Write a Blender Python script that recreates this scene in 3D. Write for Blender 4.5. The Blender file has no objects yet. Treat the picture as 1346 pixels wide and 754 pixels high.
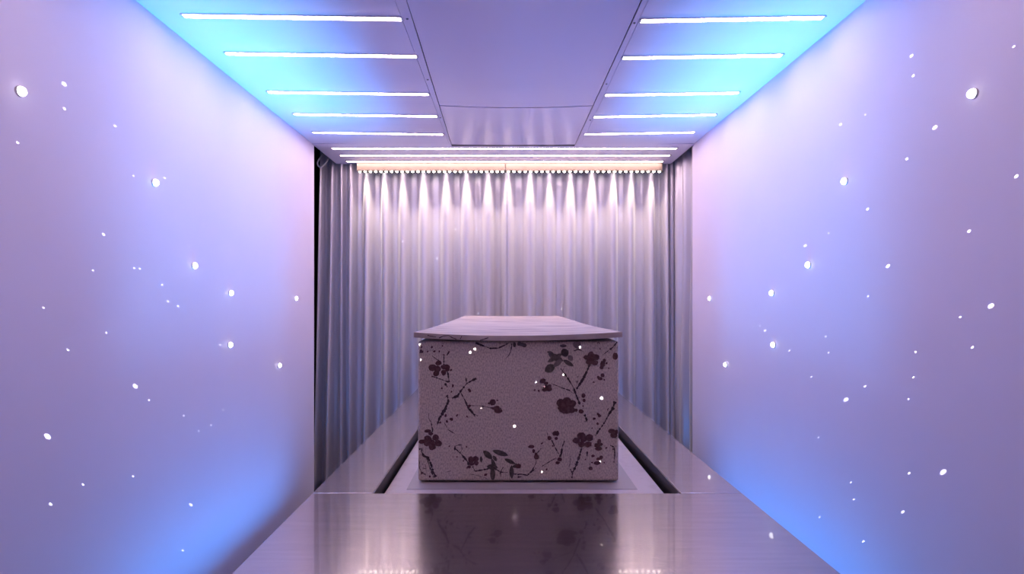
import bpy, bmesh, math, random
from mathutils import Vector, Matrix

random.seed(7)
SC = bpy.context.scene
COL = SC.collection

# ------------------------------------------------------------------ camera
FPX = 752.0                 # focal length in photo pixels (1346 wide)
VX, VY = 665.0, 395.0       # vanishing point of the corridor
EYE = 1.37                  # camera height
cam_d = bpy.data.cameras.new('camera')
cam = bpy.data.objects.new('camera', cam_d)
COL.objects.link(cam)
cam_d.sensor_width = 36.0
cam_d.lens = FPX / 1346.0 * 36.0
cam_d.shift_x = (673.0 - VX) / 1346.0
cam_d.shift_y = (VY - 377.0) / 1346.0
cam_d.clip_start = 0.02
cam.location = (0, 0, EYE)
cam.rotation_euler = (math.pi / 2, 0, 0)
SC.camera = cam

# ------------------------------------------------------------------ world, lights, exposure
w = bpy.data.worlds.new('World')
SC.world = w
w.use_nodes = True
w.node_tree.nodes['Background'].inputs[0].default_value = (0.5, 0.42, 0.6, 1)
w.node_tree.nodes['Background'].inputs[1].default_value = 0.03
SC.view_settings.view_transform = 'Standard'
SC.view_settings.look = 'None'
SC.view_settings.gamma = 1.0
SC.view_settings.use_curve_mapping = False
SC.view_settings.exposure = 0.16
SC.cycles.use_light_tree = False
SC.cycles.use_denoising = True

STRIP_L = 29.0              # radiance of the ceiling light strips
BLUE_WALL_W = 4.2           # blue floor washers, wide beam
BLUE_CEIL_W = 7.5          # blue floor washers, narrow beam
WASH_W = 5.2               # curtain washers
PROJ_W = 1150.0             # pinhole star projector


def area(name, loc, rot, sx, sy, watts, color, spread, parent=None):
    d = bpy.data.lights.new(name, 'AREA')
    d.shape = 'RECTANGLE'
    d.size, d.size_y = sx, sy
    d.energy = watts
    d.color = color
    d.spread = math.radians(spread)
    o = bpy.data.objects.new(name, d)
    COL.objects.link(o)
    o.location = loc
    o.rotation_euler = rot
    if parent:
        o.parent = parent
    return o


# ------------------------------------------------------------------ helpers
def X_at(px, d):
    return (px - VX) / FPX * d


def Z_at(py, d):
    return EYE - (py - VY) / FPX * d


def mesh_obj(name, verts, faces, mat=None, parent=None, smooth=False):
    me = bpy.data.meshes.new(name)
    me.from_pydata([tuple(v) for v in verts], [], faces)
    me.update()
    if smooth:
        for p in me.polygons:
            p.use_smooth = True
    o = bpy.data.objects.new(name, me)
    COL.objects.link(o)
    if mat:
        me.materials.append(mat)
    if parent:
        o.parent = parent
    return o


def bm_obj(name, bm, mat=None, parent=None, smooth=False):
    bmesh.ops.recalc_face_normals(bm, faces=bm.faces)
    me = bpy.data.meshes.new(name)
    bm.to_mesh(me)
    bm.free()
    if smooth:
        for p in me.polygons:
            p.use_smooth = True
    o = bpy.data.objects.new(name, me)
    COL.objects.link(o)
    if mat:
        me.materials.append(mat)
    if parent:
        o.parent = parent
    return o


def add_box(bm, a, b, bev=0.0, seg=2):
    r = bmesh.ops.create_cube(bm, size=1.0)
    vs = r['verts']
    for v in vs:
        v.co = Vector((a[i] + (v.co[i] + 0.5) * (b[i] - a[i]) for i in range(3)))
    if bev > 0:
        es = list({e for v in vs for e in v.link_edges})
        bmesh.ops.bevel(bm, geom=es, offset=bev, segments=seg, affect='EDGES', profile=0.5)
    return vs


def box(name, a, b, mat, parent=None, bev=0.0, seg=2):
    bm = bmesh.new()
    add_box(bm, a, b, bev, seg)
    return bm_obj(name, bm, mat, parent)


def add_lathe(bm, prof, M, n=20):
    """profile [(r, h)] spun about local z, transformed by M"""
    rings = []
    for r, h in prof:
        rings.append([bm.verts.new(M @ Vector((r * math.cos(2 * math.pi * k / n), r * math.sin(2 * math.pi * k / n), h))) for k in range(n)])
    for a, b in zip(rings, rings[1:]):
        for k in range(n):
            bm.faces.new((a[k], a[(k + 1) % n], b[(k + 1) % n], b[k]))
    bm.faces.new(rings[0])
    bm.faces.new(rings[-1])


def add_tube(bm, pts, r, n=8):
    pts = [Vector(p) for p in pts]
    rings = []
    for i, p in enumerate(pts):
        t = (pts[min(i + 1, len(pts) - 1)] - pts[max(i - 1, 0)]).normalized()
        u = t.cross(Vector((0, 1, 0.01))).normalized()
        v = t.cross(u)
        rings.append([bm.verts.new(p + r * (math.cos(2 * math.pi * k / n) * u + math.sin(2 * math.pi * k / n) * v)) for k in range(n)])
    for a, b in zip(rings, rings[1:]):
        for k in range(n):
            bm.faces.new((a[k], a[(k + 1) % n], b[(k + 1) % n], b[k]))
    bm.faces.new(rings[0])
    bm.faces.new(rings[-1])


def empty(name, loc=(0, 0, 0)):
    o = bpy.data.objects.new(name, None)
    o.empty_display_size = 0.05
    COL.objects.link(o)
    o.location = loc
    return o


def tag(o, label, cat, group=None):
    o['label'] = label
    o['category'] = cat
    if group:
        o['group'] = group
    return o


def struct(o, label, cat):
    o['kind'] = 'structure'
    return tag(o, label, cat)


# ------------------------------------------------------------------ materials
def mat(name, color, rough=0.6, metal=0.0, spec=0.5, noise=None, bump=None, emit=None, **kw):
    """noise=(scale xyz, second colour, low, high); bump=(scale xyz, strength, distance)"""
    m = bpy.data.materials.new(name)
    m.use_nodes = True
    nt = m.node_tree
    b = nt.nodes['Principled BSDF']
    b.inputs['Base Color'].default_value = (*color, 1)
    b.inputs['Roughness'].default_value = rough
    b.inputs['Metallic'].default_value = metal
    b.inputs['Specular IOR Level'].default_value = spec
    for k, v in kw.items():
        b.inputs[k].default_value = v
    tc = nt.nodes.new('ShaderNodeTexCoord')
    if noise:
        mp = nt.nodes.new('ShaderNodeMapping')
        mp.inputs['Scale'].default_value = noise[0]
        nt.links.new(tc.outputs['Object'], mp.inputs[0])
        tx = nt.nodes.new('ShaderNodeTexNoise')
        tx.inputs['Scale'].default_value = 1.0
        tx.inputs['Detail'].default_value = 4.0
        nt.links.new(mp.outputs[0], tx.inputs['Vector'])
        rp = nt.nodes.new('ShaderNodeValToRGB')
        rp.color_ramp.elements[0].position = noise[2]
        rp.color_ramp.elements[1].position = noise[3]
        rp.color_ramp.elements[0].color = (*color, 1)
        rp.color_ramp.elements[1].color = (*noise[1], 1)
        nt.links.new(tx.outputs['Fac'], rp.inputs[0])
        nt.links.new(rp.outputs[0], b.inputs['Base Color'])
    if bump:
        mp = nt.nodes.new('ShaderNodeMapping')
        mp.inputs['Scale'].default_value = bump[0]
        nt.links.new(tc.outputs['Object'], mp.inputs[0])
        tx = nt.nodes.new('ShaderNodeTexNoise')
        tx.inputs['Scale'].default_value = 1.0
        tx.inputs['Detail'].default_value = 3.0
        nt.links.new(mp.outputs[0], tx.inputs['Vector'])
        bp = nt.nodes.new('ShaderNodeBump')
        bp.inputs['Strength'].default_value = bump[1]
        bp.inputs['Distance'].default_value = bump[2]
        nt.links.new(tx.outputs['Fac'], bp.inputs['Height'])
        nt.links.new(bp.outputs[0], b.inputs['Normal'])
    if emit:
        b.inputs['Emission Color'].default_value = (*emit[0], 1)
        b.inputs['Emission Strength'].default_value = emit[1]
    return m


M_WALL = mat('wall_paint', (0.72, 0.64, 0.84), 0.55, noise=((2.2, 2.2, 2.2), (0.70, 0.62, 0.82), 0.4, 0.7))
M_CEIL = mat('ceiling_sheet', (0.72, 0.65, 0.84), 0.42, noise=((3, 3, 3), (0.70, 0.63, 0.82), 0.4, 0.7))
M_PANEL = mat('ceiling_centre_sheet', (0.70, 0.63, 0.83), 0.20, spec=0.5)
M_GAP = mat('dark_gap', (0.05, 0.04, 0.06), 0.8)
M_BLACK = mat('black_wall', (0.008, 0.008, 0.010), 0.9, spec=0.1)
M_FLOOR = mat('dark_floor', (0.05, 0.045, 0.05), 0.6, noise=((8, 8, 8), (0.07, 0.06, 0.07), 0.4, 0.7))
M_STEEL = mat('brushed_steel', (0.315, 0.275, 0.30), 0.21, 1.0, **{'Coat Weight': 0.55, 'Coat Roughness': 0.03}, noise=((6, 60, 6), (0.27, 0.235, 0.26), 0.35, 0.7),
              bump=((4, 160, 4), 0.03, 0.002))
M_STEEL_D = mat('steel_frame', (0.32, 0.30, 0.32), 0.35, 1.0)
M_CHANNEL = mat('dark_channel', (0.035, 0.032, 0.038), 0.5)
M_TRAY = mat('tray_board', (0.62, 0.52, 0.55), 0.55, noise=((30, 30, 30), (0.54, 0.44, 0.47), 0.52, 0.75))
M_TRAY_GREY = mat('tray_area_grey', (0.42, 0.36, 0.38), 0.5)
M_STRIP = mat('strip_diffuser', (0.9, 0.88, 0.85), 0.4, emit=((1.0, 0.76, 0.74), STRIP_L))
M_FRAME = mat('strip_frame', (0.62, 0.56, 0.66), 0.4, 0.2)
M_BAR = mat('washer_housing', (0.25, 0.18, 0.145), 0.5)
M_LENS = mat('washer_lens', (0.9, 0.88, 0.8), 0.2, emit=((1.0, 0.93, 0.80), 11.0))
M_STAR = mat('star_lens', (0.9, 0.9, 0.95), 0.3, emit=((1.0, 0.97, 0.95), 6.0))
M_BEZEL = mat('star_bezel', (0.62, 0.56, 0.62), 0.4)
M_BLUE = mat('blue_led_cover', (0.2, 0.35, 0.8), 0.3, emit=((0.06, 0.36, 1.0), 4.0))
M_HOUSING = mat('black_housing', (0.02, 0.02, 0.022), 0.5)
M_CABLE = mat('cable_jacket', (0.45, 0.44, 0.48), 0.5)
M_SCREW = mat('screw_head', (0.18, 0.16, 0.2), 0.4, 0.8)
M_PAPER = mat('coffin_paper', (0.68, 0.56, 0.51), 0.75, noise=((330, 330, 150), (0.40, 0.31, 0.295), 0.42, 0.66),
              bump=((260, 260, 90), 0.25, 0.002))
M_LID = mat('coffin_lid_paper', (0.56, 0.46, 0.45), 0.65, noise=((6, 22, 6), (0.36, 0.28, 0.31), 0.44, 0.64),
            bump=((5, 22, 5), 0.7, 0.010))
M_BRANCH = mat('branch_ink', (0.045, 0.028, 0.034), 0.8, noise=((120, 120, 120), (0.10, 0.07, 0.075), 0.45, 0.75))
M_BLOSSOM = mat('blossom_ink', (0.085, 0.030, 0.038), 0.8, noise=((110, 110, 110), (0.155, 0.075, 0.085), 0.42, 0.72))
M_LEAF = mat('leaf_ink', (0.07, 0.055, 0.052), 0.8, noise=((110, 110, 110), (0.15, 0.115, 0.11), 0.42, 0.72))
M_FAINT = mat('faint_ink', (0.21, 0.16, 0.17), 0.8, noise=((150, 150, 150), (0.15, 0.11, 0.12), 0.42, 0.72))


def satin():
    m = mat('curtain_satin', (0.49, 0.45, 0.54), 0.31, 0.0, 0.6, bump=((60, 60, 14), 0.25, 0.004))
    b = m.node_tree.nodes['Principled BSDF']
    b.inputs['Metallic'].default_value = 0.35
    b.inputs['Sheen Weight'].default_value = 0.25
    b.inputs['Sheen Roughness'].default_value = 0.4
    return m


M_SATIN = satin()

# ------------------------------------------------------------------ main dimensions (metres; y = depth from camera)
WL, WR = -1.234, 1.200        # corridor wall faces
WEND = 3.68                   # where the corridor walls stop
FRONT = -2.6                  # end of the corridor behind the camera
CEILZ = EYE + 1.0             # ceiling at the walls
TOP = EYE - 0.51              # steel table top
TRAYZ = EYE - 0.546           # tray surface
TBL, TBR = -0.513, 0.626      # table outer edges
RIL, RIR = -0.353, 0.464      # rail inner edges
TEDGE = 1.516                 # rear edge of the front plate
CURT = 4.243

# ------------------------------------------------------------------ setting
struct(box('floor', (-2.0, FRONT - 0.1, -0.1), (2.0, 5.0, 0.0), M_FLOOR), 'dark floor under the steel table', 'floor')
struct(box('wall_left', (WL - 0.12, FRONT, 0.0), (WL, WEND, CEILZ + 0.08), M_WALL),
       'smooth lilac wall with lit stars on the left of the corridor', 'wall')
struct(box('wall_right', (WR, FRONT, 0.0), (WR + 0.12, WEND, CEILZ + 0.08), M_WALL),
       'smooth lilac wall with lit stars on the right of the corridor', 'wall')
struct(box('wall_rear', (-2.0, FRONT - 0.1, 0.0), (2.0, FRONT, 3.0), M_WALL), 'plain lilac wall closing the corridor behind the viewer', 'wall')
struct(box('wall_back', (-2.0, 4.9, 0.0), (2.0, 5.0, 3.0), M_BLACK), 'black wall behind the curtain', 'wall')
struct(box('wall_side_left', (-2.1, WEND - 0.02, 0.0), (-2.0, 5.0, 3.0), M_BLACK), 'black recess wall left of the curtain', 'wall')
struct(box('wall_side_right', (2.0, WEND - 0.02, 0.0), (2.1, 5.0, 3.0), M_BLACK), 'black recess wall right of the curtain', 'wall')
struct(box('trim_1', (-2.0, WEND - 0.1, 0.0), (WL - 0.12, WEND - 0.02, 3.0), M_BLACK), 'black upright panel closing the space beside the left wall', 'panel')
struct(box('trim_2', (WR + 0.12, WEND - 0.1, 0.0), (2.0, WEND - 0.02, 3.0), M_BLACK), 'black upright panel closing the space beside the right wall', 'panel')

# ceiling: dark backing slab with sheet panels hung below it
BACKZ = CEILZ + 0.05
ceil = struct(box('ceiling', (-2.1, FRONT - 0.1, 2.98), (2.1, 5.0, 3.06), M_BLACK), 'white metal sheet ceiling carrying light strips', 'ceiling')
SIN = CEILZ - 0.013           # inner edge of side panels (slight sag)
PZ = 0.006
PEND = 3.635                  # rear end of side and centre panels


def sheet(name, pts, m, th=PZ, parent=ceil):
    """flat sheet: pts = underside corners in order; thickness upwards"""
    n = len(pts)
    v = [Vector(p) for p in pts] + [Vector(p) + Vector((0, 0, th)) for p in pts]
    f = [tuple(range(n)), tuple(range(2 * n - 1, n - 1, -1))]
    for i in range(n):
        j = (i + 1) % n
        f.append((i, i + n, j + n, j))
    bm = bmesh.new()
    bv = [bm.verts.new(p) for p in v]
    for q in f:
        bm.faces.new([bv[i] for i in q])
    return bm_obj(name, bm, m, parent)


BL0, BL1 = -0.363, -0.357     # outer edge of the left batten (near, far)
CL0, CL1 = -0.3266, -0.346    # left edge of the centre panel
CR0, CR1 = 0.447, 0.438       # right edge of the centre panel
BR0, BR1 = 0.466, 0.474       # outer edge of the right batten
NEAR = FRONT
S = 0.0025
sheet('side_panel', [(WL, NEAR, CEILZ), (BL0 - S, NEAR, SIN), (BL0 - S, 1.9, SIN), (BL1 - S, PEND, SIN), (WL, PEND, CEILZ)], M_CEIL)
sheet('side_panel', [(WR, NEAR, CEILZ), (WR, PEND, CEILZ), (BR1 + S, PEND, SIN), (BR0 + S, 1.9, SIN), (BR0 + S, NEAR, SIN)], M_CEIL)
sheet('end_panel', [(WL, PEND + 0.004, CEILZ - 0.004), (WR, PEND + 0.004, CEILZ - 0.004), (WR, 4.17, CEILZ - 0.004), (WL, 4.17, CEILZ - 0.004)], M_CEIL, 0.02)
sheet('batten', [(BL0, NEAR, SIN - 0.002), (CL0 - 0.001, NEAR, SIN - 0.002), (CL0 - 0.001, 1.9, SIN - 0.002), (CL1 - 0.001, PEND, SIN - 0.002), (BL1, PEND, SIN - 0.002), (BL0, 1.9, SIN - 0.002)], M_CEIL)
sheet('batten', [(CR0 + 0.001, NEAR, SIN - 0.002), (BR0, NEAR, SIN - 0.002), (BR0, 1.9, SIN - 0.002), (BR1, PEND, SIN - 0.002), (CR1 + 0.001, PEND, SIN - 0.002), (CR0 + 0.001, 1.9, SIN - 0.002)], M_CEIL)


def centre(name, y0, y1, sag0, sag1, m):
    NX, NY = 24, 8
    vs, fs = [], []
    for j in range(NY + 1):
        y = y0 + (y1 - y0) * j / NY
        t = max(0.0, min(1.0, (y - 1.9) / (PEND - 1.9)))
        a = CL0 + (CL1 - CL0) * t + 0.0035
        b = CR0 + (CR1 - CR0) * t - 0.0035
        sg = sag0 + (sag1 - sag0) * j / NY
        for i in range(NX + 1):
            u = -1 + 2 * i / NX
            vs.append((a + (b - a) * i / NX, y, SIN - 0.002 - sg * (1 - u * u)))
    W = NX + 1
    for j in range(NY):
        for i in range(NX):
            fs.append((j * W + i, (j + 1) * W + i, (j + 1) * W + i + 1, j * W + i + 1))
    o = mesh_obj(name, vs, fs, m, ceil, False)
    md = o.modifiers.new('thick', 'SOLIDIFY')
    md.thickness = 0.005
    md.offset = -1
    return o


centre('centre_panel', NEAR, 2.885, 0.004, 0.011, M_PANEL)
centre('access_panel', 2.896, 3.615, 0.011, 0.002, M_PANEL)
sheet('gap_dark_strip', [(CL1 + 0.002, 3.613, SIN - 0.005), (CR1 - 0.002, 3.613, SIN - 0.005), (CR1 - 0.002, 3.637, SIN - 0.005), (CL1 + 0.002, 3.637, SIN - 0.005)], M_GAP)  # dark strip put in to paint the gap's shade behind the access panel
sheet('backing', [(WL, NEAR, SIN + 0.025), (WR, NEAR, SIN + 0.025), (WR, PEND, SIN + 0.025), (WL, PEND, SIN + 0.025)], M_GAP, 0.02)
for x, y in [(-0.345, 2.0), (-0.349, 2.55), (-0.352, 3.08), (0.456, 2.03), (0.457, 2.60), (0.460, 3.12)]:
    bm = bmesh.new()
    add_lathe(bm, [(0.0045, 0.0), (0.0045, 0.002), (0.0025, 0.003)], Matrix.Translation((x, y, SIN - 0.002)) @ Matrix.Rotation(math.pi, 4, 'X'), 10)
    bm_obj('screw', bm, M_SCREW, ceil)

# ------------------------------------------------------------------ ceiling light strips
def side_z(x):
    if x < 0:
        t = (x - WL) / (BL0 - WL)
    else:
        t = (x - WR) / (BR0 - WR)
    return CEILZ + (SIN - CEILZ) * max(0, min(1, t))


def strip(x0, x1, y, z0, z1, label, group):
    root = tag(empty('light_strip', ((x0 + x1) / 2, y, (z0 + z1) / 2)), label, 'light', group)
    lx = (x1 - x0) / 2
    dz = (z1 - z0) / 2
    hw = 0.0100

    def slab(name, ax, bx, hy0, hy1, top, bot, m):
        bm = bmesh.new()
        vs = add_box(bm, (ax, hy0, bot), (bx, hy1, top))
        for v in vs:
            v.co.z += dz * v.co.x / lx
        return bm_obj(name, bm, m, root)
    slab('diffuser', -lx, lx, -hw, hw, 0.0005, -0.005, M_STRIP)
    slab('frame', -lx - 0.006, lx + 0.006, hw, hw + 0.004, 0.0005, -0.004, M_FRAME)
    slab('frame', -lx - 0.006, lx + 0.006, -hw - 0.004, -hw, 0.0005, -0.004, M_FRAME)
    slab('end_cap', -lx - 0.010, -lx, -hw, hw, 0.0005, -0.0045, M_FRAME)
    slab('end_cap', lx, lx + 0.010, -hw, hw, 0.0005, -0.0045, M_FRAME)
    return root


ORD = ['nearest', 'second', 'third', 'fourth', 'fifth']
left_px = [(242, 527, 21.5), (298, 547, 71), (353, 563, 121.5), (387, 574, 150.5), (412, 582, 174.5)]
right_px = [(843, 1081, 24), (819, 1027, 73.2), (796, 970, 122.5), (781, 940, 151.2), (769, 912, 174.2)]
for side, rows in (('left', left_px), ('right', right_px)):
    for k, (a, b, y) in enumerate(rows):
        d = FPX * 0.9935 / (VY - y)
        x0, x1 = X_at(a, d), X_at(b, d)
        which = 'nearest short white light strip' if k == 0 else ORD[k] + ' short white light strip from the front'
        strip(x0, x1, d, side_z(x0), side_z(x1), which + ' on the %s ceiling panel' % side, 'short ceiling light strips')
for side, x0, x1 in (('left', -1.12, -0.385), ('right', 0.49, 1.10)):  # unseen strips added to brighten the near walls and coffin front
    for k, d in enumerate((1.35, 0.70, 0.05)):
        strip(x0, x1, d, side_z(x0), side_z(x1), 'added unseen white light strip on the %s ceiling panel, %s' % (side, ['just above the frame', 'ahead of the viewer overhead', 'straight over the viewer'][k]), 'short ceiling light strips')
for k, (a, b, y) in enumerate([(437, 889, 194.3), (448, 880, 203.7), (456, 871, 211.5)]):
    d = FPX * 0.996 / (VY - y)
    which = ['farthest from the curtain', 'in the middle of the three', 'closest to the curtain'][k]
    strip(X_at(a, d), X_at(b, d), d, CEILZ - 0.004, CEILZ - 0.004, 'long light strip across the ceiling end, ' + which, 'long ceiling light strips')

# ------------------------------------------------------------------ curtain washer bars
BZ0, BZ1 = EYE + 0.929, EYE + 0.990
BY0, BY1 = 4.108, 4.146
for k, (a, b) in enumerate([(469, 664), (664.6, 871)]):
    x0, x1 = X_at(a, BY0), X_at(b, BY0)
    side = ['left', 'right'][k]
    root = tag(empty('washer_light_bar', ((x0 + x1) / 2, BY0, BZ0)), 'long cream light bar along the ceiling edge shining on the %s curtain' % side, 'light', 'curtain light bars')
    cx = (x0 + x1) / 2
    bm = bmesh.new()
    add_box(bm, (x0 - cx, 0, 0.004), (x1 - cx, BY1 - BY0, BZ1 - BZ0), 0.002, 1)
    bm_obj('housing', bm, M_BAR, root)
    box('bracket', (-0.3, 0.01, BZ1 - BZ0), (-0.27, 0.04, BZ1 - BZ0 + 0.012), M_FRAME, root)
    box('bracket', (0.27, 0.01, BZ1 - BZ0), (0.30, 0.04, BZ1 - BZ0 + 0.012), M_FRAME, root)
    n = 28
    bm = bmesh.new()
    add_lathe(bm, [(0.0095, 0.0045), (0.0095, -0.002), (0.007, -0.005), (0.0035, -0.0065)], Matrix(), 12)
    first = bm_obj('lens', bm, M_LENS, root, True)
    bm2 = bmesh.new()
    add_box(bm2, (-0.0075, -0.008, -0.005), (0.0075, 0.012, 0.0045))
    rib = bm_obj('lens_holder', bm2, M_HOUSING, root)
    for q in range(n):
        px = x0 - cx + (q + 0.5) * (x1 - x0) / n
        o = first if q == 0 else first.copy()
        r = rib if q == 0 else rib.copy()
        if q:
            COL.objects.link(o)
            COL.objects.link(r)
        o.location = (px, 0.014, 0.0)
        r.location = (px + (x1 - x0) / n / 2, 0.012, 0.0)
    area('washer_beam', (0.0, 0.03, -0.016), (math.radians(1), 0, 0), x1 - x0, 0.012, WASH_W, (1.0, 0.85, 0.62), 50, root)

# ------------------------------------------------------------------ curtains
def make_curtain(name, path, label):
    """path: list of (x, y, crest) ground points; crest 1 = pushed to the viewer. Swept down with drifting folds."""
    NZ = 36
    top, bot = CEILZ + 0.16, 0.012
    n = len(path)
    vs, fs = [], []
    nrm = []
    half = 1 if sum(q[0] for q in path) < 0 else 0
    for i in range(n):
        a = Vector(path[max(i - 1, 0)][:2])
        b = Vector(path[min(i + 1, n - 1)][:2])
        t = (b - a).normalized()
        nrm.append(Vector((t.y, -t.x)))
    for j in range(NZ + 1):
        f = j / NZ
        z = top + (bot - top) * f
        for i, (x, y, c, flare) in enumerate(path):
            amp = (0.080 + 0.045 * f) * (1 + 0.06 * math.sin(i * 0.13 + 1.7))
            wob = 0.006 * f * math.sin(i * 0.37 + 5.1 * f) + 0.004 * math.sin(i * 0.11 + 9 * f)
            p = Vector((x, y)) + nrm[i] * (amp * c + wob * min(1.0, ((n - 1 - i) if half else i) / 10.0))
            e = min(1.0, ((n - 1 - i) if half else i) / 10.0)
            p.x += flare * f + e * 0.010 * f * math.sin(i * 0.21 + 2.0)
            vs.append((p.x, p.y, z))
    for j in range(NZ):
        for i in range(n - 1):
            fs.append((j * n + i, j * n + i + 1, (j + 1) * n + i + 1, (j + 1) * n + i))
    o = mesh_obj(name, vs, fs, M_SATIN, None, True)
    md = o.modifiers.new('thick', 'SOLIDIFY')
    md.thickness = 0.0025
    md.offset = -1
    return o


def fold_path(crests, y, pre=None, flare_left=0.0):
    out = []
    K = 12
    xs = [X_at(c, y) for c in crests]
    for a, b in zip(xs, xs[1:]):
        for k in range(K):
            s = k / K
            t = min(s, 1 - s)
            q = max(0.0, min(1.0, (t - 0.07) / 0.30))
            c = 1 - q * q * (3 - 2 * q)
            c = 0.94 * c + 0.06 * c * math.cos(math.pi * t / 0.14) * (1 if t < 0.07 else 0) - 0.05 * math.sin(2 * math.pi * s + a * 9) * q
            c = 1 - (1 - c) * min(1.0, 0.25 + 0.75 * (b - a) / 0.14)
            out.append([a + (b - a) * s, y, c, 0.0])
    out.append([xs[-1], y, 1.0, 0.0])
    return out


pl = fold_path([426, 441, 452, 464, 485, 508, 532, 558, 588, 614, 642, 666.6], CURT)
for i, p in enumerate(pl):
    if i < 24:
        p[3] = -0.045 * (1 - i / 24.0)
cl = make_curtain('curtain', pl, '')
tag(cl, 'grey satin curtain in hanging folds, left of the middle split, hem beside the dark gap', 'curtain', 'satin curtains')
pr = fold_path([666.8, 697, 721, 748, 776, 804, 827, 853, 873, 884], CURT)
# the right curtain turns towards the viewer at its outer edge
tail = [(1.245, CURT), (1.268, 4.15), (1.286, 4.02), (1.315, 3.92), (1.36, 3.82), (1.42, 3.76)]
for a, b in zip(tail, tail[1:]):
    for k in range(1, 11):
        s = k / 10
        pr.append([a[0] + (b[0] - a[0]) * s, a[1] + (b[1] - a[1]) * s, 0.5 * (0.5 + 0.5 * math.cos(2 * math.pi * s)), 0.0])
cr = make_curtain('curtain', pr, '')
tag(cr, 'grey satin curtain in hanging folds, right of the middle split by the right wall', 'curtain', 'satin curtains')
bm = bmesh.new()
add_box(bm, (-1.42, 4.23, CEILZ + 0.16), (1.45, 4.27, CEILZ + 0.20), 0.004, 1)
for x in (-1.2, 0.0, 1.2):
    add_box(bm, (x - 0.01, 4.24, CEILZ + 0.20), (x + 0.01, 4.26, 2.98))
tag(bm_obj('curtain_track', bm, M_FRAME), 'curtain rail hidden above the ceiling end', 'curtain rail')

# cable loop in the dark gap beside the left wall
bm = bmesh.new()
d = 4.02
cpts = [(424.5, 200), (421.5, 206), (418.5, 210.5), (417.2, 214), (418, 217.5), (420.5, 219.8), (423.2, 219), (425.5, 216.5), (428, 214.5), (432, 208)]
add_tube(bm, [(X_at(a, d), d, Z_at(b, d)) for a, b in cpts], 0.0055, 8)
add_tube(bm, [(X_at(424.5, d), d, Z_at(200, d)), (X_at(426, d), d + 0.01, 2.98)], 0.0055, 8)
tag(bm_obj('cable', bm, M_CABLE, None, True), 'thin grey cable looped at the ceiling corner by the black gap', 'cable')

# ------------------------------------------------------------------ steel table
tb = tag(empty('steel_table', ((TBL + TBR) / 2, 2.4, 0.0)), 'long brushed stainless steel table carrying the coffin tray', 'table')


def tpart(name, a, b, m, bev=0.0):
    cx, cy = (TBL + TBR) / 2, 2.4
    return box(name, (a[0] - cx, a[1] - cy, a[2]), (b[0] - cx, b[1] - cy, b[2]), m, tb, bev)


TREAR = 4.02
tpart('top_plate', (TBL, 0.55, TOP - 0.03), (TBR, TEDGE - 0.0008, TOP), M_STEEL, 0.0015)
tpart('side_rail', (TBL, TEDGE + 0.0008, TOP - 0.006), (RIL, TREAR, TOP), M_STEEL, 0.0015)
tpart('side_rail', (RIR, TEDGE + 0.0008, TOP - 0.006), (TBR, TREAR, TOP), M_STEEL, 0.0015)
tpart('channel_wall', (RIL - 0.012, TEDGE, TOP - 0.20), (RIL - 0.0005, TREAR, TOP - 0.006), M_CHANNEL)
tpart('channel_wall', (RIR + 0.0005, TEDGE, TOP - 0.20), (RIR + 0.012, TREAR, TOP - 0.006), M_CHANNEL)
tpart('channel_floor', (RIL - 0.01, TEDGE, TOP - 0.22), (RIR + 0.01, TREAR, TOP - 0.20), M_CHANNEL)
tpart('side_panel', (TBL + 0.006, 0.56, 0.10), (TBL + 0.010, TREAR - 0.01, TOP - 0.03), M_STEEL_D)
tpart('side_panel', (TBR - 0.010, 0.56, 0.10), (TBR - 0.006, TREAR - 0.01, TOP - 0.03), M_STEEL_D)
tpart('front_panel', (TBL + 0.01, 0.56, 0.10), (TBR - 0.01, 0.564, TOP - 0.03), M_STEEL_D)
for y in (0.62, 1.75, 2.85, 3.92):
    for x in (TBL + 0.03, TBR - 0.07):
        tpart('leg', (x, y, 0.0), (x + 0.04, y + 0.04, TOP - 0.03), M_STEEL_D)

# ------------------------------------------------------------------ tray
ty = (1.53, 4.0)
tr = tag(empty('coffin_tray', (0.05, 2.7, TOP - 0.20)), 'pale pink board tray lying in the table channel under the coffin', 'tray')
T0 = Vector((0.05, 2.7, TOP - 0.20))


def lbox(name, a, b, m, root, base, bev=0.0):
    return box(name, tuple(Vector(a) - base), tuple(Vector(b) - base), m, root, bev)


lbox('board', (-0.345, ty[0], TRAYZ - 0.03), (0.449, ty[1], TRAYZ), M_TRAY, tr, T0, 0.002)
for x in (-0.30, 0.03, 0.36):
    lbox('runner', (x, ty[0] + 0.05, TOP - 0.20), (x + 0.05, ty[1] - 0.05, TRAYZ - 0.03), M_STEEL_D, tr, T0)

# ------------------------------------------------------------------ coffin
CY0, CY1 = 1.71, 3.72
CX0, CX1 = X_at(549.3, CY0), X_at(813.3, CY0)
CZ0, CZ1 = Z_at(632, CY0), Z_at(448, CY0)
tag(box('tray_grey_area', (-0.287, 1.654, TRAYZ), (0.380, 3.80, TRAYZ + 0.0015), M_TRAY_GREY), 'darker grey area on the tray around the coffin', 'sheet')  # thin grey layer that darkens the tray around the coffin
co_base = Vector(((CX0 + CX1) / 2, CY0, TRAYZ + 0.0015))
coffin = tag(empty('coffin', co_base), 'grey paper coffin printed with dark plum blossom, standing on the tray', 'coffin')
body = lbox('body', (CX0, CY0, CZ0), (CX1, CY1, CZ1), M_PAPER, coffin, co_base, 0.007)
for x in (CX0 + 0.03, (CX0 + CX1) / 2 - 0.025, CX1 - 0.08):
    lbox('runner', (x, CY0 + 0.02, TRAYZ + 0.0015), (x + 0.05, CY1 - 0.02, CZ0 + 0.002), M_CHANNEL, coffin, co_base)

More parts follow.
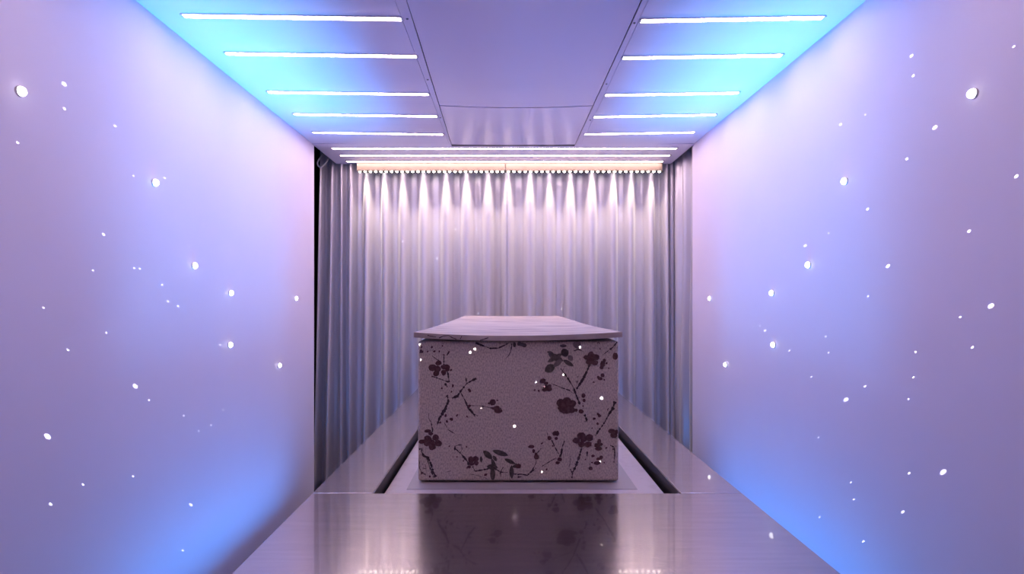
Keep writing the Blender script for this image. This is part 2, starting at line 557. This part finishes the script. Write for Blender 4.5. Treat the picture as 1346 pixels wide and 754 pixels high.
# lid: bowed sheet, front corners curled up
LX0, LX1 = X_at(544, 1.695), X_at(818, 1.695)
NX, NY = 40, 40
vs, fs = [], []
LTH = 0.0152
for j in range(NY + 1):
    t = j / NY
    y = 1.695 + (3.80 - 1.695) * t
    for i in range(NX + 1):
        u = -1 + 2 * i / NX
        z = CZ1 + LTH + 0.0012
        z += 0.0105 * abs(u) ** 2.2 * max(0.0, 1 - t / 0.45) ** 1.6
        z += 0.004 * abs(u) ** 2 * t
        z += 0.0012 * (1 + math.sin(t * 9 + u * 2)) * 0.5
        vs.append((LX0 + (LX1 - LX0) * i / NX - co_base.x, y - co_base.y, z - co_base.z))
W = NX + 1
for j in range(NY):
    for i in range(NX):
        fs.append((j * W + i, j * W + i + 1, (j + 1) * W + i + 1, (j + 1) * W + i))
lid = mesh_obj('lid', vs, fs, M_LID, coffin, False)
md = lid.modifiers.new('thick', 'SOLIDIFY')
md.thickness = LTH
md.offset = -1

# printed decoration on the coffin front (flat ink shapes a fraction of a millimetre proud)
layer = [0]
printed = []


def ink_obj(name, polys, m, host=body, y=CY0):
    layer[0] += 1
    printed.append((polys, m))
    off = 0.0004 + 0.000012 * layer[0]
    vs, fs = [], []
    for k, poly in enumerate(polys):
        b = len(vs)
        for (px, py) in poly:
            px = min(max(px, 550.6), 812.0)
            py = min(max(py, 448.8), 630.6)
            vs.append((X_at(px, y) - co_base.x, y - off - k * 0.000002 - co_base.y, Z_at(py, y) - co_base.z))
        fs.append(tuple(range(b, b + len(poly))))
    return mesh_obj(name, vs, fs, m, host)


CROP = {'a': (545, 445), 'b': (545, 535), 'c': (680, 445), 'd': (680, 535)}
KS = 1056 / 140.0


def P(c, pts):
    ox, oy = CROP[c]
    return [(ox + u / KS, oy + v / KS) for u, v in pts]


def stroke(pts, w0, w1, jit=0.25):
    """tapering brush stroke as quads, in photo pixels"""
    dense = []
    for (a, b) in zip(pts, pts[1:]):
        L = math.hypot(b[0] - a[0], b[1] - a[1])
        n = max(1, int(L / 1.6))
        for k in range(n):
            s = k / n
            dense.append((a[0] + (b[0] - a[0]) * s, a[1] + (b[1] - a[1]) * s))
    dense.append(pts[-1])
    n = len(dense)
    lft, rgt = [], []
    for i, p in enumerate(dense):
        q0, q1 = dense[max(0, i - 1)], dense[min(n - 1, i + 1)]
        dx, dy = q1[0] - q0[0], q1[1] - q0[1]
        L = math.hypot(dx, dy) or 1
        wd = (w0 + (w1 - w0) * i / max(1, n - 1)) * 0.5 * (1 + random.uniform(-jit, jit) * 2)
        lft.append((p[0] - dy / L * wd, p[1] + dx / L * wd))
        rgt.append((p[0] + dy / L * wd, p[1] - dx / L * wd))
    return [[lft[i], lft[i + 1], rgt[i + 1], rgt[i]] for i in range(n - 1)]


def blob(cx, cy, rx, ry, ang=0.0, n=12, jit=0.12):
    out = []
    for k in range(n):
        a = 2 * math.pi * k / n
        r = 1 + random.uniform(-jit, jit)
        x, y = rx * r * math.cos(a), ry * r * math.sin(a)
        out.append((cx + x * math.cos(ang) - y * math.sin(ang), cy + x * math.sin(ang) + y * math.cos(ang)))
    return out


def branch(c, pts, w0, w1, m=None):
    ink_obj('branch_print', stroke(P(c, pts), w0 * 1.2, w1 * 1.2, 0.4), m or M_BRANCH)


def blossom(c, petals, m=None):
    """petals: (u, v, radius u, radius v[, angle])"""
    polys = []
    for p in petals:
        (x, y), = P(c, [(p[0], p[1])])
        polys.append(blob(x, y, p[2] / KS * 1.12, p[3] / KS * 1.12, p[4] if len(p) > 4 else 0))
    boxes = [(min(q[0] for q in b), min(q[1] for q in b), max(q[0] for q in b), max(q[1] for q in b)) for b in polys]
    grp = list(range(len(polys)))
    for i in range(len(polys)):
        for j in range(i):
            A, B = boxes[i], boxes[j]
            if A[0] < B[2] and B[0] < A[2] and A[1] < B[3] and B[1] < A[3]:
                gi, gj = grp[i], grp[j]
                grp = [gj if g == gi else g for g in grp]
    for g in sorted(set(grp)):
        ink_obj('blossom_print', [b for b, h in zip(polys, grp) if h == g], m or M_BLOSSOM)


def leaf(c, u, v, L, wd, ang, m=None):
    (x, y), = P(c, [(u, v)])
    pts = []
    n = 9
    L, wd = L * 1.12, wd * 1.3
    for s in (1, -1):
        rng = range(n) if s == 1 else range(n - 1, -1, -1)
        for k in rng:
            t = k / (n - 1)
            pts.append((-L / 2 + L * t, s * wd / 2 * math.sin(math.pi * t) ** 0.7))
    out = [(x + (a * math.cos(ang) - b * math.sin(ang)) / KS, y + (a * math.sin(ang) + b * math.cos(ang)) / KS) for a, b in pts]
    ink_obj('leaf_print', [out], m or M_LEAF)


def specks(c, spots, m=None):
    for (u, v, r) in spots:
        (x, y), = P(c, [(u, v)])
        ink_obj('bud_print', [blob(x, y, r / KS, r / KS * random.uniform(0.6, 1.0), random.uniform(0, 3), 8, 0.3)], m or M_BLOSSOM)


# upper left spray
branch('a', [(170, 370), (250, 398), (340, 430)], 1.2, 1.6)
branch('a', [(290, 160), (290, 255), (330, 340), (342, 430)], 0.6, 2.2)
branch('a', [(175, 170), (220, 205), (255, 225)], 0.8, 0.8)
branch('a', [(320, 165), (340, 130)], 0.9, 1.2)
branch('a', [(300, 440), (325, 480)], 1.8, 1.6)
branch('a', [(325, 555), (335, 620), (300, 700), (262, 754)], 1.5, 2.4)
branch('a', [(612, 392), (520, 440), (455, 520), (425, 568), (370, 588)], 1.7, 2.0)
branch('a', [(508, 385), (515, 440)], 0.8, 1.2)
branch('a', [(455, 530), (500, 610), (520, 660), (580, 740), (600, 770)], 1.2, 1.6)
branch('a', [(520, 660), (660, 664), (760, 685), (860, 688)], 0.7, 1.1)
branch('a', [(300, 590), (325, 560)], 0.6, 0.9)
blossom('a', [(238, 240, 28, 22), (180, 285, 36, 30), (230, 300, 32, 28), (215, 345, 28, 24), (305, 280, 40, 24), (290, 335, 24, 26), (325, 300, 22, 20)])
blossom('a', [(775, 630, 28, 28), (740, 640, 16, 10), (815, 705, 30, 22, 0.5), (785, 690, 20, 12)])
specks('a', [(70, 80, 14), (65, 125, 20), (172, 82, 12), (195, 125, 16), (130, 125, 10), (245, 125, 10), (275, 70, 9), (380, 465, 18), (545, 510, 24), (365, 525, 12), (270, 490, 10), (360, 310, 14), (340, 130, 10), (290, 158, 9), (175, 375, 12), (545, 665, 16), (820, 610, 9)])
branch('a', [(605, 40), (680, 70), (750, 95), (830, 92), (890, 65), (935, 40)], 1.6, 1.2)
branch('a', [(965, 45), (955, 120), (930, 170), (890, 205)], 1.0, 0.5)
blossom('a', [(990, 60, 14, 24), (1040, 50, 22, 18)], M_LEAF)
# lower left spray
branch('b', [(312, 0), (300, 40), (250, 100), (220, 185)], 2.4, 1.4)
branch('b', [(140, 60), (140, 110), (165, 150), (180, 240)], 0.5, 1.0)
branch('b', [(185, 210), (165, 270), (150, 330)], 0.8, 1.0)
branch('b', [(45, 415), (75, 410), (70, 440), (90, 480), (135, 500), (165, 570), (185, 640), (210, 690)], 1.4, 2.2)
branch('b', [(120, 500), (150, 590), (175, 650), (190, 700)], 1.2, 1.4)
branch('b', [(40, 480), (45, 590), (70, 650), (110, 665)], 1.2, 1.2)
branch('b', [(70, 560), (110, 570), (115, 610), (80, 600)], 0.7, 0.6, M_FAINT)
branch('b', [(295, 150), (330, 220), (400, 262)], 0.5, 0.6)
branch('b', [(520, 0), (575, 60), (625, 85)], 1.0, 0.9)
branch('b', [(400, 425), (400, 385), (440, 372), (470, 370)], 1.6, 0.8)
branch('b', [(405, 410), (460, 460), (520, 530), (540, 570)], 1.2, 1.8)
branch('b', [(465, 370), (470, 420), (455, 445)], 0.6, 0.6)
branch('b', [(575, 585), (600, 632), (680, 618), (750, 605)], 1.4, 1.2)
branch('b', [(550, 660), (640, 680), (720, 705)], 0.6, 0.5, M_FAINT)
branch('b', [(300, 640), (360, 630)], 0.5, 0.5, M_FAINT)
blossom('b', [(130, 310, 34, 30), (210, 300, 32, 28), (235, 355, 34, 30), (175, 385, 34, 34), (120, 350, 28, 30), (170, 345, 30, 24), (75, 340, 34, 20)])
blossom('b', [(130, 235, 30, 16), (160, 260, 22, 16)])
blossom('b', [(560, 520, 28, 30), (605, 510, 26, 24), (610, 550, 24, 22), (565, 560, 24, 18), (540, 590, 18, 14)])
specks('b', [(310, 80, 16), (365, 115, 18), (320, 140, 14), (420, 80, 12), (255, 150, 12), (520, 92, 12), (345, 385, 10), (515, 390, 10), (150, 685, 14), (485, 530, 10), (705, 665, 16), (75, 650, 14), (380, 490, 8), (420, 490, 8), (520, 600, 8)])
blossom('b', [(815, 0, 26, 14), (830, 35, 36, 24)], M_BLOSSOM)
# bottom bird-like leaf clump
leaf('b', 725, 470, 110, 44, 0.75)
leaf('b', 850, 452, 150, 40, 0.3)
leaf('b', 660, 515, 60, 20, 1.5)
leaf('b', 795, 505, 60, 26, 1.0)
leaf('b', 945, 535, 110, 30, 0.45)
leaf('b', 770, 590, 100, 44, 0.1)
leaf('b', 775, 660, 130, 40, 1.57)
leaf('b', 962, 640, 120, 36, 1.55)
leaf('b', 1010, 580, 80, 30, -0.2)
leaf('b', 785, 565, 120, 30, 1.2)
branch('b', [(720, 560), (790, 600), (850, 640), (920, 645)], 1.4, 0.9)
branch('b', [(850, 640), (855, 700)], 1.0, 0.6)
branch('b', [(880, 590), (850, 640)], 0.8, 0.8)
branch('b', [(900, 520), (960, 540), (1010, 560)], 1.0, 1.0)
branch('b', [(975, 660), (1060, 662)], 0.9, 1.2)
# upper right: bird and sprays
leaf('c', 322, 292, 105, 62, -0.55)
leaf('c', 470, 138, 74, 66, -0.5, M_BRANCH)
leaf('c', 380, 185, 150, 50, 0.45)
leaf('c', 505, 240, 110, 34, 0.55)
leaf('c', 345, 205, 90, 30, -0.5)
leaf('c', 400, 240, 100, 40, -0.7, M_FAINT)
leaf('c', 400, 175, 90, 34, -0.6)
leaf('c', 455, 70, 66, 24, 0.0)
leaf('c', 325, 135, 60, 20, 0.2)
leaf('c', 525, 190, 60, 40, 0.9, M_FAINT)
leaf('c', 590, 55, 80, 60, 1.5, M_FAINT)
branch('c', [(430, 295), (500, 390), (555, 480), (580, 550), (620, 650)], 1.2, 1.8)
branch('c', [(470, 270), (452, 310)], 0.5, 0.8)
branch('c', [(718, 250), (690, 320), (650, 400), (585, 500)], 1.6, 2.4)
branch('c', [(600, 370), (590, 450)], 0.5, 0.9)
branch('c', [(330, 440), (440, 485), (515, 510), (560, 545)], 0.5, 1.0)
branch('c', [(560, 120), (600, 105), (655, 125)], 0.8, 1.1)
branch('c', [(990, 30), (945, 85), (915, 108)], 1.8, 1.8)
branch('c', [(905, 115), (845, 160)], 0.6, 0.6)
branch('c', [(790, 45), (805, 30), (815, 50)], 1.2, 1.2)
blossom('c', [(728, 155, 30, 26), (780, 182, 30, 28), (770, 238, 28, 24), (715, 228, 32, 26), (690, 185, 32, 22), (735, 195, 34, 28)])
blossom('c', [(845, 250, 22, 30), (860, 215, 14, 18), (835, 285, 18, 16)], M_BLOSSOM)
blossom('c', [(845, 360, 18, 18), (820, 395, 24, 14), (800, 378, 12, 10)])
blossom('c', [(970, 172, 24, 32)])
blossom('c', [(250, 418, 30, 22, -0.4), (285, 440, 20, 14), (300, 490, 40, 26, 0.3), (268, 505, 24, 16), (320, 470, 16, 18)])
blossom('c', [(430, 640, 36, 46), (490, 615, 36, 32), (545, 640, 34, 34), (520, 700, 42, 32), (460, 700, 42, 34), (490, 655, 40, 34)])
blossom('c', [(655, 562, 18, 22), (660, 610, 14, 16), (630, 715, 20, 16), (575, 705, 20, 14)])
blossom('c', [(45, 55, 24, 16), (70, 65, 20, 20)], M_LEAF)
branch('c', [(968, 620), (950, 670), (905, 750)], 2.2, 2.2)
branch('c', [(955, 650), (975, 640)], 1.0, 1.2)
specks('c', [(170, 508, 12), (212, 515, 11), (755, 430, 12), (860, 405, 12), (905, 290, 8), (885, 240, 10), (570, 640, 12), (650, 665, 8), (820, 100, 8), (800, 745, 14), (895, 700, 8)])
# lower right spray
blossom('d', [(430, 10, 30, 16), (485, 25, 50, 34), (540, 25, 28, 26), (580, 28, 16, 14), (632, 42, 20, 18)])
branch('d', [(665, 70), (690, 130)], 1.6, 1.8)
branch('d', [(690, 130), (660, 145)], 1.2, 0.9)
branch('d', [(955, 0), (925, 40), (885, 110), (850, 170), (800, 235), (775, 280)], 2.4, 1.2)
branch('d', [(890, 20), (905, 10)], 0.8, 0.8)
blossom('d', [(632, 280, 38, 32), (712, 300, 36, 34), (700, 365, 34, 26), (635, 365, 30, 26), (585, 328, 34, 28), (655, 320, 30, 24)])
branch('d', [(640, 390), (615, 480), (580, 580), (550, 640)], 1.6, 2.4)
branch('d', [(525, 610), (545, 650), (540, 700)], 1.8, 1.0)
branch('d', [(525, 480), (525, 540), (510, 590)], 0.6, 0.6, M_FAINT)
blossom('d', [(375, 258, 28, 22), (398, 258, 16, 24), (385, 308, 15, 14), (318, 303, 18, 20)])
branch('d', [(340, 320), (370, 390), (410, 460)], 0.8, 0.8)
branch('d', [(468, 330), (445, 390), (435, 460), (420, 490)], 1.4, 1.4)
branch('d', [(385, 500), (320, 535), (240, 585)], 0.9, 0.6)
branch('d', [(240, 400), (190, 460), (185, 550), (150, 620), (100, 672), (40, 660), (0, 665)], 0.6, 1.5)
branch('d', [(185, 600), (130, 650)], 0.8, 1.0)
branch('d', [(0, 690), (40, 685)], 1.4, 1.0)
branch('d', [(295, 235), (300, 285)], 0.4, 0.5)
blossom('d', [(138, 388, 28, 16), (162, 432, 12, 18), (190, 490, 24, 22), (185, 468, 14, 20)])
blossom('d', [(420, 515, 22, 18), (400, 548, 20, 14)])
blossom('d', [(810, 340, 18, 26), (790, 375, 26, 20), (830, 365, 16, 14), (805, 410, 32, 18)])
blossom('d', [(830, 495, 18, 18), (800, 510, 18, 14), (790, 550, 32, 18), (750, 480, 16, 12)])
blossom('d', [(935, 235, 30, 22), (955, 275, 34, 24), (985, 240, 22, 20)])
blossom('d', [(725, 605, 20, 16)])
blossom('d', [(10, 580, 26, 22)])
branch('d', [(692, 435), (690, 485)], 1.4, 1.4)
branch('d', [(920, 375), (960, 395), (965, 470), (955, 545)], 1.2, 1.0)
branch('d', [(718, 550), (718, 600)], 0.5, 0.9)
specks('d', [(810, 82, 22), (760, 110, 16), (795, 160, 14), (740, 205, 9), (245, 355, 14), (290, 612, 12), (675, 515, 8), (950, 412, 10), (880, 400, 12), (860, 545, 10), (740, 545, 10), (350, 380, 9)])

# the same print repeats along both long sides
inks = [M_BRANCH, M_BLOSSOM, M_LEAF, M_FAINT]
for sx, fx in ((CX0, -1), (CX1, 1)):
    vs, fs, mi = [], [], []
    for rep in range(3):
        for q, (polys, m) in enumerate(printed):
            for poly in polys:
                b = len(vs)
                for (px, py) in poly:
                    px = min(max(px, 550.6), 812.0)
                    py = min(max(py, 448.8), 630.6)
                    along = 0.02 + rep * 0.655 + (px - 549.3) / 264.0 * 0.62 * 1.05
                    vs.append((sx + fx * (0.0004 + 0.000012 * q) - co_base.x, along, Z_at(py, CY0) - co_base.z))
                fs.append(tuple(range(b, len(vs))))
                mi.append(inks.index(m))
    o = mesh_obj('side_print', vs, fs, None, body)
    for m in inks:
        o.data.materials.append(m)
    for p, k in zip(o.data.polygons, mi):
        p.material_index = k
    o['kind'] = 'stuff'

# marks on the lid's front edge
lid_ink = [
    [(562, 440.5), (566, 441.5), (573, 442.5)],
    [(577, 444.0), (583, 441.2), (590, 440.8), (595, 443.8), (600, 445.5)],
    [(605, 445.5), (607, 441.5)],
    [(631, 447.2), (638, 444.8), (642, 443.6)],
]
for q in lid_ink:
    y = 1.6945
    vs, fs = [], []
    for s in stroke(q, 1.3, 1.0, 0.15):
        b = len(vs)
        for px, py in s:
            vs.append((X_at(px, y) - co_base.x, y - 0.0004 - co_base.y, Z_at(py, y) - co_base.z))
        fs.append((b, b + 1, b + 2, b + 3))
    mesh_obj('branch_print', vs, fs, M_BRANCH, lid)

# ------------------------------------------------------------------ star lamps fixed on the walls
stars_l = [(25, 120), (202, 240), (254, 349), (302, 385), (301, 453), (366, 480), (388, 392)]
stars_r = [(1281, 123), (1112, 238), (1064, 348), (1016, 385), (1018, 453), (955, 479), (934, 392)]
desc = ['largest bright star lamp high and nearest on the %s wall', 'bright star lamp second nearest on the %s wall',
        'bright star lamp third from the front on the %s wall, above the bowl of four', 'upper near star lamp of the bowl of four on the %s wall',
        'lower near star lamp of the bowl of four on the %s wall', 'lowest star lamp of the bowl, near the curtain end of the %s wall',
        'star lamp farthest back, closest to the curtain on the %s wall']
proto = None
for side, wx, pts in ((-1, WL, stars_l), (1, WR, stars_r)):
    for k, (px, py) in enumerate(pts):
        d = wx * FPX / (px - VX)
        z = Z_at(py, d)
        root = tag(empty('star_lamp', (wx, d, z)), desc[k] % ('left' if side < 0 else 'right'), 'light', 'fixed star lamps on the walls')
        root.rotation_euler = (0, math.pi / 2 * (-side), 0)      # local z points into the room
        if proto is None:
            bm = bmesh.new()
            add_lathe(bm, [(0.0135, 0.0), (0.0135, 0.003), (0.0125, 0.005)], Matrix(), 20)
            bz = bm_obj('bezel', bm, M_BEZEL, root, False)
            bm = bmesh.new()
            add_lathe(bm, [(0.0122, 0.0045), (0.0120, 0.0085), (0.0095, 0.0130), (0.0050, 0.0150)], Matrix(), 16)
            ln = bm_obj('lens', bm, M_STAR, root, True)
            proto = (bz, ln)
        else:
            for o in proto:
                c = o.copy()
                COL.objects.link(c)
                c.parent = root

# ------------------------------------------------------------------ blue floor washers in the gaps beside the table
for side, x in ((-1, -0.95), (1, 0.93)):
    root = tag(empty('blue_washer_light', (x, 2.5, 0.0)), 'blue linear floor light between the %s wall and the steel table' % ('left' if side < 0 else 'right'), 'light', 'blue floor lights')
    box('housing', (-0.045, -0.74, 0.02), (0.045, 0.74, 0.18), M_HOUSING, root, 0.006)
    box('cover', (-0.036, -0.73, 0.175), (0.036, 0.73, 0.184), M_BLUE, root, 0.003)
    for y in (-0.65, 0.65):
        box('foot', (-0.06, y - 0.03, 0.0), (0.06, y + 0.03, 0.025), M_HOUSING, root)
    BLUE = (0.05, 0.34, 1.0)
    area('washer_beam', (0, 0, 0.19), (math.pi, 0, 0), 0.06, 1.4, BLUE_WALL_W, BLUE, 170, root)
    area('ceiling_beam', (0, 0, 0.192), (math.pi, math.radians(2.5) * side, 0), 0.06, 1.4, BLUE_CEIL_W, (0.05, 0.42, 1.0), 30, root)

# ------------------------------------------------------------------ pinhole star projector behind the viewer
L_F = [(84.4, 110.3, 4), (84.7, 142.8, 2.4), (151.5, 165.7, 2.4), (195.5, 138, 2), (23.2, 187.3, 2), (175.4, 231, 1.6), (216.5, 233.5, 1.3), (322, 239, 1.3),
       (348.8, 238.6, 1.3), (136.2, 307.9, 2.6), (122.3, 355.2, 2), (176.4, 352, 1.4), (184, 353.2, 1.8), (249.3, 323.8, 1.3), (292.2, 326.6, 1.6), (323.3, 334.5, 1.6),
       (366.7, 308.3, 1.4), (392.5, 331, 1.4), (299.8, 363.6, 1.4), (330, 372.3, 1.6), (359, 383.9, 1.4), (213, 374.3, 1.5), (220.6, 395.8, 2), (234.1, 402.2, 2),
       (139.8, 437.2, 1.2), (289, 452.7, 1.6), (305.4, 494.5, 1.2), (89.5, 460, 2.2), (177.8, 507.2, 4.6), (195.9, 525.4, 2.2), (62.5, 573.3, 5.4), (241.8, 546.3, 1.6),
       (261.2, 565.7, 1.8), (277.7, 558.8, 1.4), (293.4, 538.7, 1.6), (371.6, 500.4, 1.5), (351, 515.3, 1.2), (379.7, 513.7, 1.5), (327.7, 571.7, 1.4), (175, 625.7, 2),
       (109.2, 636.6, 2.2), (66.5, 662.4, 2.8), (250.7, 663.2, 3.4), (240.2, 722.9, 2.4), (57, 404, 1.8), (246, 159.4, 2.2), (342.3, 164.6, 1.4), (302.6, 110.7, 1.4)]
R_F = [(1198.1, 73.2, 3), (1200.4, 99.4, 2.4), (1332.7, 61, 2), (1075.7, 108.7, 1.8), (1035.6, 152.8, 2.2), (1001.8, 170.7, 2.4), (1104.6, 163.7, 3), (1137.4, 150.5, 2),
       (1229, 167.4, 4.2), (1191.8, 208.8, 2.6), (1336, 231.7, 3.2), (955.7, 254, 1.4), (1031, 264.9, 1.6), (1041.6, 263.2, 1.7), (1140.4, 274.8, 2.6), (921.9, 276.5, 1.3),
       (997.5, 290.7, 1.8), (973.6, 300.5, 2.6), (1089.2, 306.2, 1.7), (1058.4, 322.7, 3), (1030.9, 337, 1.4), (1273.8, 303.5, 2.8), (1167, 349.6, 3.6), (954.3, 388, 1.5),
       (1140.9, 389.7, 1.3), (1302.6, 401.9, 4.6), (1262.2, 416.5, 2), (989.8, 429.8, 1.5), (999, 428.1, 1.6), (1005.7, 434.4, 2.8), (1037.8, 460.6, 1.8), (1085.2, 442, 1.8),
       (1088.9, 463.2, 1.7), (1203.5, 462.2, 2.2), (1278, 456.3, 2.6), (977.2, 501.3, 1.5), (1066.7, 495, 1.7), (1136.9, 507.6, 2.2), (1200.9, 495.4, 1.5), (914.9, 402.3, 1.3),
       (927, 511, 1.3), (948.8, 527, 1.3), (1005.8, 561.6, 2), (1027.7, 571, 1.6), (1076, 574.4, 1.3), (1111.9, 525, 4.4), (1194.4, 524.3, 1.8), (1194.8, 621.6, 2.4),
       (1239.9, 620, 5), (1118.3, 633.7, 1.9), (1122.3, 656, 2), (1186.7, 672.5, 3), (1077.2, 679.2, 2.2), (1134.8, 711.2, 2.4)]
C_F = [(516.4, 252, 2.6), (523, 256.8, 1.7), (452.4, 339, 1.7), (574.7, 339, 3.4), (589, 300, 1.8), (598.6, 301, 1.4), (626.6, 300.4, 1.6), (658, 373.6, 1.6), (628.5, 411, 1.8),
       (530, 318.5, 1.8), (874, 253, 1.8), (812, 323, 1.6), (757, 364, 1.5), (738, 405.5, 1.6)]
B_F = [(551.5, 452.4, 2.6), (553.2, 472.4, 2.8), (624.1, 458.6, 3.6), (618, 462.8, 3.2), (762.4, 455.9, 3.4), (704.8, 502, 2.4), (740.7, 492.4, 2.8), (790.7, 523, 4.4),
       (676.2, 560, 3.6), (632.4, 536.2, 2), (712.4, 620, 2.6), (789, 606, 2.2), (715.5, 508, 2)]
T_F = [(644.8, 638, 2), (699.3, 635.5, 2), (746.9, 642.7, 2.2)]
PRJ = Vector((0.02, -0.35, 1.98))
HB = 0.09
targets = []
for px, py, s in L_F:
    d = WL * FPX / (px - VX)
    targets.append((Vector((WL, d, Z_at(py, d))), s))
for px, py, s in R_F:
    d = WR * FPX / (px - VX)
    targets.append((Vector((WR, d, Z_at(py, d))), s))
for px, py, s in C_F:
    d = CURT - 0.03
    targets.append((Vector((X_at(px, d), d, Z_at(py, d))), s))
for px, py, s in B_F:
    targets.append((Vector((X_at(px, CY0), CY0, Z_at(py, CY0))), s))
for px, py, s in T_F:
    d = 0.546 * FPX / (py - VY)
    targets.append((Vector((X_at(px, d), d, TRAYZ)), s))

holes = {}
for p, s in targets:
    v = p - PRJ
    k = max(range(3), key=lambda i: abs(v[i]))
    sg = 1 if v[k] > 0 else -1
    q = v * (HB / abs(v[k]))
    a, b = [q[i] for i in range(3) if i != k]
    eye_d = (p - cam.location).length
    ang = max(s, 1.9) / FPX * eye_d / v.length * 1.05            # angular diameter from the projector
    r = 0.5 * ang * q.length
    holes.setdefault((k, sg), []).append((a, b, r))
bm = bmesh.new()


def emit_face(k, sg, pts):
    vs = []
    for a, b in pts:
        c = [a, b]
        c.insert(k, sg * HB)
        vs.append(bm.verts.new(c))
    bm.faces.new(vs)


def cell(k, sg, x0, y0, x1, y1, hs, depth=0):
    if not hs:
        emit_face(k, sg, [(x0, y0), (x1, y0), (x1, y1), (x0, y1)])
        return
    if len(hs) == 1:
        a, b, r = hs[0]
        r2 = r * 1.15
        if a - r2 > x0 and a + r2 < x1 and b - r2 > y0 and b + r2 < y1:
            inner = [(a + r * math.cos(math.pi / 4 + math.pi / 4 * t), b + r * math.sin(math.pi / 4 + math.pi / 4 * t)) for t in range(8)]
            # corner order matches angles 45, 135, 225, 315
            cor = [(x1, y1), (x0, y1), (x0, y0), (x1, y0)]
            for t in range(4):
                emit_face(k, sg, [cor[t], inner[2 * t], inner[2 * t + 1], inner[(2 * t + 2) % 8], cor[(t + 1) % 4]])
            return
    # split along the longer side in the widest free gap between holes
    if depth > 60:
        emit_face(k, sg, [(x0, y0), (x1, y0), (x1, y1), (x0, y1)])
        return
    best = None
    for ax in (0, 1):
        lo, hi = (x0, x1) if ax == 0 else (y0, y1)
        iv = sorted((h[ax] - h[2] * 1.2, h[ax] + h[2] * 1.2) for h in hs)
        for i in range(len(iv) - 1):
            m_hi = max(q[1] for q in iv[:i + 1])
            gap = iv[i + 1][0] - m_hi
            if gap > 0 and (best is None or gap > best[0]):
                best = (gap, ax, (m_hi + iv[i + 1][0]) / 2)
    if best is None:
        hs.sort(key=lambda h: h[2])
        cell(k, sg, x0, y0, x1, y1, hs[1:], depth + 1)
        return
    _, ax, c = best
    A = [h for h in hs if h[ax] < c]
    B = [h for h in hs if h[ax] >= c]
    if ax == 0:
        cell(k, sg, x0, y0, c, y1, A, depth + 1)
        cell(k, sg, c, y0, x1, y1, B, depth + 1)
    else:
        cell(k, sg, x0, y0, x1, c, A, depth + 1)
        cell(k, sg, x0, c, x1, y1, B, depth + 1)


for k in range(3):
    for sg in (1, -1):
        cell(k, sg, -HB, -HB, HB, HB, list(holes.get((k, sg), [])))
proj = tag(empty('star_projector', PRJ), 'black pinhole star projector box hanging from the ceiling behind the viewer', 'projector')
bm_obj('pinhole_box', bm, M_HOUSING, proj)
box('hanger', (-0.008, -0.008, HB), (0.008, 0.008, SIN - 0.004 - PRJ.z), M_HOUSING, proj)
ld = bpy.data.lights.new('projector_lamp', 'POINT')
ld.energy = PROJ_W
ld.color = (0.92, 0.95, 1.0)
ld.shadow_soft_size = 0.0
lo = bpy.data.objects.new('projector_lamp', ld)
COL.objects.link(lo)
lo.parent = proj
